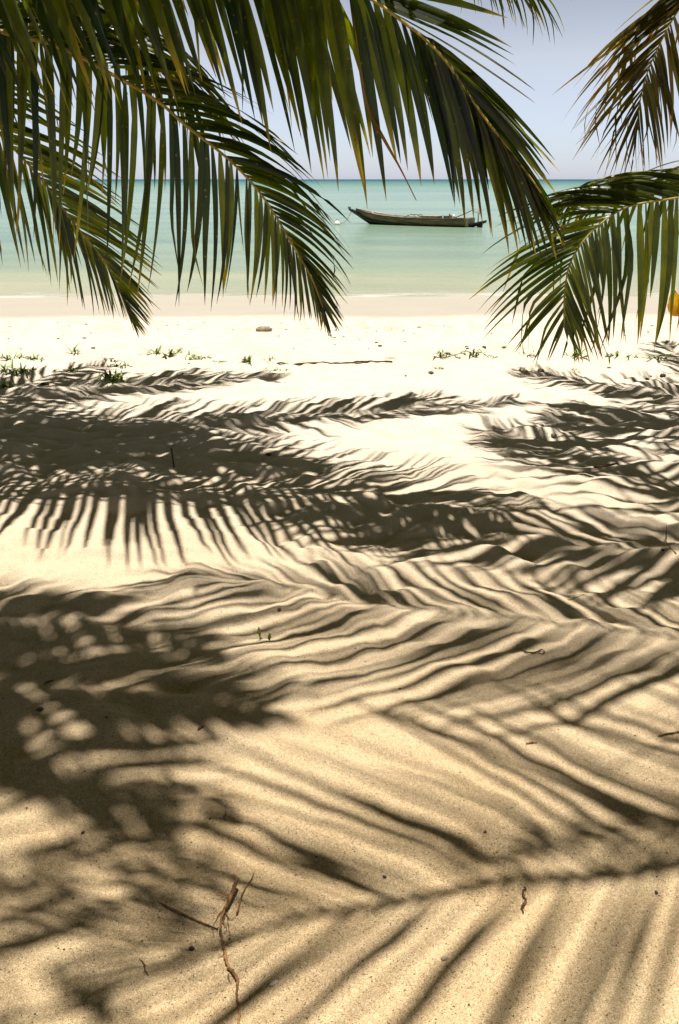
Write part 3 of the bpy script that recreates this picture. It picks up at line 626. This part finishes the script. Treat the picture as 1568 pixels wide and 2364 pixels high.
pts = []
for k in range(15):
    u = k / 14; p = prow.lerp(bp + Vector((.1, 0, .1)), u); p.z -= .34 * math.sin(math.pi * u) * .9
    pts.append(p)
mb = MB(); mb.tube(pts, .022, 5); tag(mb.build('mooring_rope', M['rope']), 'thin rope running from the boat prow down to the white buoy', 'rope')

# ------------------------------------------------------------------ plants on the sand
def tuft(px, py, size, label, nb=16, mat='grass', flat=.5, wide=1., group='low grass tufts along the sand crest'):
    c = G(px, py); o = Blades(); 
    for i in range(nb):
        a = random.uniform(0, 2 * math.pi); off = Vector((random.gauss(0, size * .55 * wide), random.gauss(0, size * .25), 0))
        off.z = gz(c.x + off.x, c.y + off.y) - c.z - .005
        d = Vector((math.cos(a), math.sin(a), 0)); f_ = random.uniform(flat * .4, flat * 1.6)
        L = size * random.uniform(.5, 1.25)
        o.leaflet(off, d * f_ + Vector((0, 0, 1)), d * f_ * 2.2 + Vector((0, 0, random.uniform(-.2, .6))), L, size * random.uniform(.10, .2), Vector((-d.y, d.x, 0)), random.random(), ns=5)
    offs = sorted([Vector(v) for v in o.v[1::18]], key=lambda q: q.x); b0 = len(o.v)      # the runner the blades grow from
    for q in offs:
        o.v += [q + Vector((0, -.003, .002)), q + Vector((0, .003, .002)), q + Vector((0, 0, .007))]; o.al += [.2] * 3; o.rn += [.5] * 3; o.ac += [.5] * 3
    for i in range(len(offs) - 1):
        a = b0 + i * 3; o.f += [(a, a + 1, a + 4, a + 3), (a + 1, a + 2, a + 5, a + 4), (a + 2, a, a + 3, a + 5)]
    ob = o.build('grass_tuft', M[mat], None); ob.location = c
    return tag(ob, label, 'grass tuft', group)
ins = [
 (172, 815, .13, 'tall sprig of grass standing on the crest at the far left', 9, 'grass', .45, .25),
 (22, 829, .10, 'grass strip on the crest touching the left edge of the picture', 26, 'grass', .8, 1.6),
 (72, 828, .10, 'low grass on the crest, second clump from the left edge', 26, 'grass', .8, 1.6),
 (250, 829, .07, 'small grass patch on the crest right of the tall sprig', 14, 'grass', .8, 1.3),
 (384, 822, .14, 'largest bright grass clump on the crest, left of the middle frond tip', 34, 'grass', .7, 1.2),
 (455, 828, .11, 'spreading grass clump just right of the largest crest clump', 22, 'grass', .8, 1.),
 (505, 834, .06, 'tiny flat grass patch between two crest clumps', 12, 'grass', .9, 1.),
 (568, 832, .09, 'upright little grass clump below the middle frond', 20, 'grass', .5, .5),
 (618, 833, .08, 'thin grass clump on the crest under the middle frond tip', 12, 'grass', .8, .9),
 (634, 855, .09, 'shaded flat grass clump below the crest near the middle', 16, 'grass', 1.1, 1.2),
 (260, 876, .17, 'dark bushy grass clump alone in the left shade', 44, 'grass', .6, .75),
 (40, 858, .14, 'dark grass clump in the shade close to the left edge', 44, 'grass', .9, 1.2),
 (165, 856, .09, 'low dark grass clump in the shade under the tall sprig', 24, 'grass', 1., 1.6),
 (275, 846, .10, 'flat dark grass mat lying just above the bushy clump', 26, 'grass', 1.2, 1.3),
 (420, 862, .06, 'small shaded grass wisp left of the middle frond shadow', 12, 'grass', 1., 1.3),
 (515, 861, .07, 'shaded grass wisp right of the smaller shaded wisp', 12, 'grass', 1., 1.2),
 (8, 896, .13, 'dark grass clump cut off by the left edge of the picture', 30, 'grass', 1., 1.),
 (905, 827, .06, 'tiny grass tuft right of the fallen twig line', 10, 'grass', .7, .8),
 (1027, 820, .11, 'flat green grass clump on the crest below the boat', 24, 'grass', 1., 1.1),
 (1092, 818, .10, 'grass clump on the crest just right of the one below the boat', 22, 'grass', 1., 1.1),
 (1136, 822, .05, 'tiny green tuft left of the low right frond', 10, 'grass', 1., 1.),
 (1230, 820, .07, 'grass patch seen behind the tips of the low right frond', 14, 'grass', .9, 1.2),
 (1332, 821, .10, 'grass clump behind the pointed tip of the low right frond', 20, 'grass', .8, 1.2),
 (1415, 822, .09, 'upright grass clump just right of the low frond tip', 16, 'grass', .5, .9),
 (1455, 823, .07, 'small grass clump between the two right crest clumps', 12, 'grass', .7, 1.),
 (1518, 825, .10, 'last grass clump on the crest near the right edge', 18, 'grass', .9, 1.2),
 (1015, 852, .08, 'dry yellowish wisp of grass on bright sand near the middle', 14, 'grassdry', .9, 1.),
 (1208, 856, .08, 'thin dark sprig where the right shadow begins', 8, 'grass', .7, 1.),
 (1330, 855, .07, 'pale grass wisp in the light under the low right frond', 9, 'grassdry', .9, 1.),
]
for a in ins: tuft(a[0], a[1], a[2] * (.72 if a[1] > 840 else .85), a[3], a[4], a[5], a[6], a[7])

def sprout(px, py, h, leaves, label):
    c = G(px, py); e = empty('seedling', c, label, 'seedling', 'two seedlings in the sand')
    m = MB(); m.tube([(0, 0, -.01), (.002, 0, h * .3), (.0, .002, h * .55)], [.0022, .0018, .0012], 6); m.build('stem', M['rootdark'], e)
    for (ang, z, L, w) in leaves:
        b = Blades(); d = Vector((math.cos(R(ang)) * .6, 0, math.sin(R(ang))))
        b.leaflet((0, 0, z * h), d, Vector((d.x * .6, 0, 1)), L, w, Vector((1, 0, 0)), random.random(), ns=6, fold=.25)
        b.build('leaf', M['sprout'], e)
sprout(600, 1477, .045, [(96, .5, .032, .010), (150, .5, .018, .007), (-20, .1, .012, .009), (80, .3, .03, .006)], 'taller two-leaved green seedling in the sand')
sprout(622, 1479, .02, [(75, .4, .026, .012), (100, .2, .012, .008)], 'shorter single-leaved green seedling beside the taller one')

# yellow-leaved plant at the right edge
yb = Vector((2.75, 5.9, gz(2.75, 5.9)))
yp = empty('yellow_plant', yb, 'plant with a broad yellow pleated leaf at the right edge of the picture', 'plant')
tipb = P(1566, 728, 5.9) - yb
m = MB(); m.tube([(0, 0, -.03), (tipb * .5 + Vector((.06, 0, -.02))), tipb], [.012, .009, .005], 7); m.build('stem', M['grassdry'], yp)
for (ang, L, w) in ((114, .21, .12), (80, .28, .12), (142, .13, .07)):
    b = Blades(); d = W(ang, -.1)
    b.leaflet(tipb, d, d + Vector((0, 0, .1)), L, w, Vector((.7, -.2, .6)), .2, ns=8, fold=.4); b.build('leaf', M['yellow'], yp)
tip2 = Vector((.35, .1, .75)); m = MB(); m.tube([(0, 0, -.03), tip2 * .5, tip2], [.012, .008, .004], 7); m.build('stem', M['grassdry'], yp)
b = Blades(); b.leaflet(tip2, (.4, 0, 1), (.9, 0, .2), .35, .12, Vector((.2, 1, 0)), .2, ns=8); b.build('leaf', M['grass'], yp)

# ------------------------------------------------------------------ roots, twigs, pebbles
def path(pix, lifts):
    return [G(px, py, l) for (px, py), l in zip(pix, lifts)]
def stick(name, pix, rad, mat, label, cat, lifts=None, group=None, n=30, wob=.0012, seg=7):
    lifts = lifts or [max(rad) * .5] * len(pix)
    cl, L = catmull(path(pix, lifts), n); c = cl[0].copy()
    rr = [np.interp(i / n, np.linspace(0, 1, len(rad)), rad) * random.uniform(.85, 1.15) for i in range(n + 1)]
    m = MB(); m.tube([p - c + Vector((random.gauss(0, wob), random.gauss(0, wob), random.gauss(0, wob * .5))) for p in cl], rr, seg)
    o = m.build(name, M[mat]); o.location = c; return tag(o, label, cat, group)
def z8(x, y): return (x / 3.92 + 420) * .8167, (y / 3.92 + 2450) * .8167   # detail crop -> layout pixels
main = [z8(*p) for p in [(940, 190), (985, 235), (965, 300), (925, 380), (890, 460), (845, 500), (815, 580), (800, 680), (805, 760), (830, 880), (850, 980), (880, 1100), (930, 1180), (985, 1260), (990, 1340), (975, 1440), (1000, 1540), (1015, 1640), (995, 1700), (1005, 1800)]]
rt = stick('dry_root', main, [.0032, .0042, .0043, .0038, .0028, .0025, .0028, .0030, .0034, .0036, .0026, .0023, .0023, .0019], 'root', 'long wavy orange-brown root lying on the foreground sand', 'root', lifts=[.03, .032, .028, .022, .016, .01] + [.005] * 14, n=90, wob=.0007)
def rootlet(pp, r, lift=.004, mat='root'):
    cl, L = catmull(path([z8(*p) for p in pp], [lift] * len(pp)), 16)
    m = MB(); m.tube([p - rt.location + Vector((random.gauss(0, .0006), random.gauss(0, .0006), 0)) for p in cl], [r * (1 - .7 * i / 16) for i in range(17)], 5)
    m.build('rootlet', M[mat], rt)
for pp, r, lf in (([(925, 325), (850, 350), (800, 330), (750, 322)], .0013, .01), ([(915, 365), (850, 370), (790, 350), (700, 345)], .0013, .01), ([(825, 495), (780, 540), (740, 620), (712, 660)], .0014, .004),
              ([(845, 510), (880, 560), (885, 640), (900, 720), (910, 800)], .0013, .004), ([(870, 520), (900, 590), (960, 560), (985, 530)], .0012, .004), ([(985, 530), (1005, 440), (1040, 320), (1090, 230), (1140, 150), (1180, 60)], .0024, .006),
              ([(720, 690), (718, 740), (735, 790)], .001, .003), ([(830, 990), (790, 1000), (770, 1010)], .001, .003), ([(855, 995), (900, 990), (925, 965)], .001, .004), ([(845, 870), (900, 880), (960, 890)], .001, .003), ([(885, 1190), (890, 1250), (930, 1300)], .0012, .003), ([(850, 560), (830, 620), (870, 700), (820, 760)], .0014, .005)):
    rootlet(pp, r, lf)
stick('straight_twig', [z8(105, 400), z8(190, 445), z8(400, 545), z8(600, 630), z8(775, 700)], [.0008, .0026, .0026, .002, .001], 'twig', 'straight dark twig pointing at the wavy root', 'twig', lifts=[.006, .005, .004, .003, .003], n=20, wob=.0002)
stick('dark_root', [(1213, 2050), (1207, 2065), (1214, 2080), (1205, 2095), (1207, 2108)], [.002, .003, .0028, .003, .0014], 'rootdark', 'short dark crooked root right of centre in the foreground', 'root', n=24)
stick('root_loop', [(1200, 1500), (1215, 1508), (1235, 1509), (1250, 1502), (1257, 1508), (1250, 1512), (1238, 1508)], [.001, .0025, .003, .0022, .0015, .0012], 'rootdark', 'thin root curled in a loop in the right middle sand', 'root', n=40, wob=.0003, lifts=[.006] * 7)
stick('twig', [(322, 2213), (332, 2226), (336, 2240), (342, 2252)], [.001, .0016, .0014, .001], 'rootdark', 'small forked twig left of the wavy root', 'twig', n=16)
stick('twig', [(100, 1580), (112, 1574), (123, 1570)], [.002, .003, .002], 'rootdark', 'short dark stick in the shade at the left', 'twig', n=8)
stick('twig', [(398, 1058), (401, 1072), (402, 1080)], [.006, .006, .004], 'rootdark', 'dark stub poking from the shaded sand left of centre', 'twig', lifts=[.06, .03, 0], n=8)
stick('twig', [(1370, 1090), (1395, 1089), (1425, 1085)], [.006, .007, .004], 'rootdark', 'dark flat stick in the right light with its shadow', 'twig', n=10, lifts=[.03, .035, .04])
stick('twig', [(1215, 1716), (1228, 1715), (1238, 1715)], [.0025, .003, .002], 'root', 'pale brown stick on bright sand at the right', 'twig', n=8)
stick('twig', [(456, 1687), (463, 1682), (470, 1678)], [.003, .0045, .002], 'rootdark', 'thick dark chip on the sand left of centre', 'twig', n=8)
stick('twig', [(1560, 1280), (1537, 1262), (1533, 1240)], [.002, .003, .002], 'twig', 'thin upright twig near the right edge', 'twig', n=10, lifts=[.004, .02, .06])
stick('twig', [(1310, 1385), (1330, 1380), (1348, 1373)], [.0025, .003, .002], 'grassdry', 'olive stick half buried in the right shadow', 'twig', n=10)
stick('twig', [(1520, 1700), (1560, 1690), (1600, 1688)], [.002, .003, .002], 'twig', 'thin twig cut by the right edge of the picture', 'twig', n=10)
stick('twig', [(520, 1895), (516, 1886), (523, 1878), (518, 1872)], [.0008, .0014, .001], 'rootdark', 'tiny hooked twig left of centre in the foreground', 'twig', n=10)
stick('fallen_twig', [(640, 839), (680, 842), (720, 838), (790, 838), (840, 835), (905, 836)], [.006, .009, .008, .009, .006], 'rootdark', 'long thin fallen twig along the crest at the centre', 'twig', n=24, wob=.006)

def pebble(px, py, size, mat, label, cat='pebble', flat=.6, group=None, name='pebble', ln=1.3):
    if py > 1200: size *= .72
    c = G(px, py); s1 = random.uniform(0, 99); v = []; f = []; nu, nv = 10, 7; rz = random.uniform(0, 3.1)
    for j in range(nv + 1):
        th = math.pi * j / nv
        for i in range(nu):
            ph = 2 * math.pi * i / nu
            d = Vector((math.sin(th) * math.cos(ph), math.sin(th) * math.sin(ph), math.cos(th)))
            k = 1 + .35 * float(perlin(d.x * 1.4 + s1, d.y * 1.4 + d.z * 2.1))
            v.append(Matrix.Rotation(rz, 3, 'Z') @ Vector((d.x * ln, d.y, d.z * flat)) * (size * .5 * k))
    for j in range(nv):
        for i in range(nu): f.append((j * nu + i, j * nu + (i + 1) % nu, (j + 1) * nu + (i + 1) % nu, (j + 1) * nu + i))
    o = mesh_obj(name, v, f, M[mat]); o.location = c + Vector((0, 0, size * flat * .22)); return tag(o, label, cat, group)
pebble(610, 764, .17, 'stone', 'largest grey-green stone on the lower beach behind the crest', 'stone', name='stone', flat=.55)
pebble(93, 1638, .024, 'stonedark', 'black oval seed in the shaded sand at the far left', 'seed', name='seed')
pebble(246, 1656, .010, 'rootdark', 'small brown seed left of centre in the shade', 'seed', name='seed')
pebble(995, 1002 - 142, .045, 'rust', 'folded brown dry leaf on bright sand near the crest', 'dry leaf', name='dry_leaf', flat=.4)
pebble(1530, 1000 - 132, .05, 'stonedark', 'dark lump at the edge of the right shadow', 'stone', name='stone')
pebble(1248, 858, .06, 'rootdark', 'brown husk in the frond shadow at the right crest', 'husk', name='husk')
pebble(645, 1407, .020, 'rust', 'tan pebble on a shaded ripple at the middle', 'pebble')
pebble(1026, 2213, .017, 'stone', 'grey-brown oval pebble in the lower right foreground', 'pebble')
pebble(443, 2190, .014, 'stonedark', 'black chip between the straight twig and the lower left light', 'pebble')
pebble(888, 2024, .011, 'stonedark', 'black grain cluster at the centre of the foreground', 'pebble')
pebble(633, 2268, .014, 'shell', 'white shell fragment right of the wavy root', 'shell', name='shell', ln=1.9, flat=.35)
pebble(192, 1922, .012, 'stonedark', 'dark seed in the lower left shade', 'seed', name='seed')
pebble(485, 1889, .010, 'rust', 'tan pebble left of the tiny hooked twig', 'pebble')
pebble(1120, 1920, .011, 'rootdark', 'brown seed right of centre in the foreground', 'seed', name='seed')
pebble(923, 1590, .011, 'stonedark', 'black seed on the bright stripe right of centre', 'seed', name='seed')
pebble(1278, 1005, .04, 'stone', 'tan stone at the tip of a leaflet shadow on the right', 'stone', name='stone')
pebble(1515, 2060, .011, 'stonedark', 'black chip near the right edge of the foreground', 'pebble')
pebble(620, 1050, .03, 'rust', 'brown nut husk in the frond shadow at the centre', 'husk', name='husk')
pebble(1590 - 60, 1270, .02, 'rootdark', 'brown seed near the thin upright twig', 'seed', name='seed')
pebble(104, 818 + 70, .05, 'stonedark', 'dark stone in the left shade below the crest', 'stone', name='stone')
cands = [(random.uniform(5, 1560), random.uniform(742, 806) if k < 80 else random.uniform(838, 900)) for k in range(87)]
for k, (px, py) in enumerate(cands):
    bright = py < 830
    pebble(px, py, random.uniform(.012, .04), random.choice(['rust', 'stone', 'rootdark', 'rust', 'rootdark']), 'small brown bit of shell or stone strewn on the pale lower beach' if bright else 'small brown bit of husk lying on the dry sand near the crest',
           group='debris strewn on the lower beach' if bright else 'debris strewn near the crest', flat=random.uniform(.3, .6), name='beach_debris', cat='debris')
fore = [(random.uniform(5, 1560), 1250 + 1110 * random.random() ** .8) for k in range(90)]
for px, py in fore:
    pebble(px, py, random.uniform(.003, .0065), random.choice(['stonedark', 'rootdark', 'stonedark', 'rust']), 'dark grain of plant litter on the foreground sand', group='dark grains on the foreground sand', name='litter_grain', cat='litter', flat=.5)

def litter():
    v = []; f = []
    xs = RNG.uniform(-1, 1, 5200); yy = .75 + 7.2 * RNG.random(5200) ** 1.6; xx = xs * (.5 + .5 * yy); zz = height(xx, yy)
    for x, y, z in zip(xx, yy, zz):
        a = random.uniform(0, 6.28); L = random.uniform(.0010, .0030) * (1 + .25 * y); w = L * random.uniform(.2, .6); b0 = len(v)
        c, s = math.cos(a), math.sin(a); h = w * .7
        for (p, q, r_) in ((-1, 0, .0), (0, -1, .0), (1, 0, 0), (0, 1, 0), (0, 0, 1)):
            v.append((x + (p * L * c - q * w * s), y + (p * L * s + q * w * c), z + .0003 + r_ * h))
        f += [(b0, b0 + 1, b0 + 4), (b0 + 1, b0 + 2, b0 + 4), (b0 + 2, b0 + 3, b0 + 4), (b0 + 3, b0, b0 + 4)]
    tag(mesh_obj('sand_litter', v, f, M['twig'], None, False), 'fine dark specks of plant litter sprinkled over the sand', 'litter', kind='stuff')
litter()

# ------------------------------------------------------------------ light
elev = math.atan(1 / math.hypot(SUNX, SUNY)); az = math.atan2(SUNX, SUNY)
sd = bpy.data.lights.new('sun', 'SUN'); so = bpy.data.objects.new('sun', sd); COL.objects.link(so)
sd.energy = 5.0; sd.angle = R(.53); sd.color = (1.0, .95, .87)
so.rotation_euler = Vector((-SUNX, -SUNY, -1)).to_track_quat('-Z', 'Y').to_euler(); so.location = (0, 0, 12)
w = bpy.data.worlds.new('World'); SC.world = w; w.use_nodes = True; nt = w.node_tree; nt.nodes.clear()
sk = nt.nodes.new('ShaderNodeTexSky'); sk.sky_type = 'NISHITA'; sk.sun_disc = False; sk.sun_elevation = elev; sk.sun_rotation = az
sk.air_density = 1.0; sk.dust_density = 0.3; sk.ozone_density = 1.0
mx = nt.nodes.new('ShaderNodeMix'); mx.data_type = 'RGBA'; mx.blend_type = 'MULTIPLY'; mx.inputs[0].default_value = 1.; 
bg = nt.nodes.new('ShaderNodeBackground'); bg.inputs[1].default_value = .05
ou = nt.nodes.new('ShaderNodeOutputWorld')
tcw = nt.nodes.new('ShaderNodeTexCoord'); spw = nt.nodes.new('ShaderNodeSeparateXYZ'); nt.links.new(tcw.outputs['Generated'], spw.inputs[0])
hr = ramp(nt.nodes, [(0., (1.12, 1.28, 2.0)), (.03, (1.24, 1.32, 1.80)), (.12, (1.85, 1.48, 1.40)), (.26, (1.35, .92, .60)), (.45, (.46, .30, .15)), (1., (.22, .14, .06))]); nt.links.new(spw.outputs[2], hr.inputs[0]); nt.links.new(hr.outputs[0], mx.inputs[7])
nt.links.new(sk.outputs[0], mx.inputs[6]); nt.links.new(mx.outputs[2], bg.inputs[0]); nt.links.new(bg.outputs[0], ou.inputs[0])
SC.view_settings.view_transform = 'Standard'; SC.view_settings.look = 'None'; SC.view_settings.gamma = 1; SC.view_settings.exposure = .75
SC.cycles.max_bounces = 6; SC.cycles.transparent_max_bounces = 8
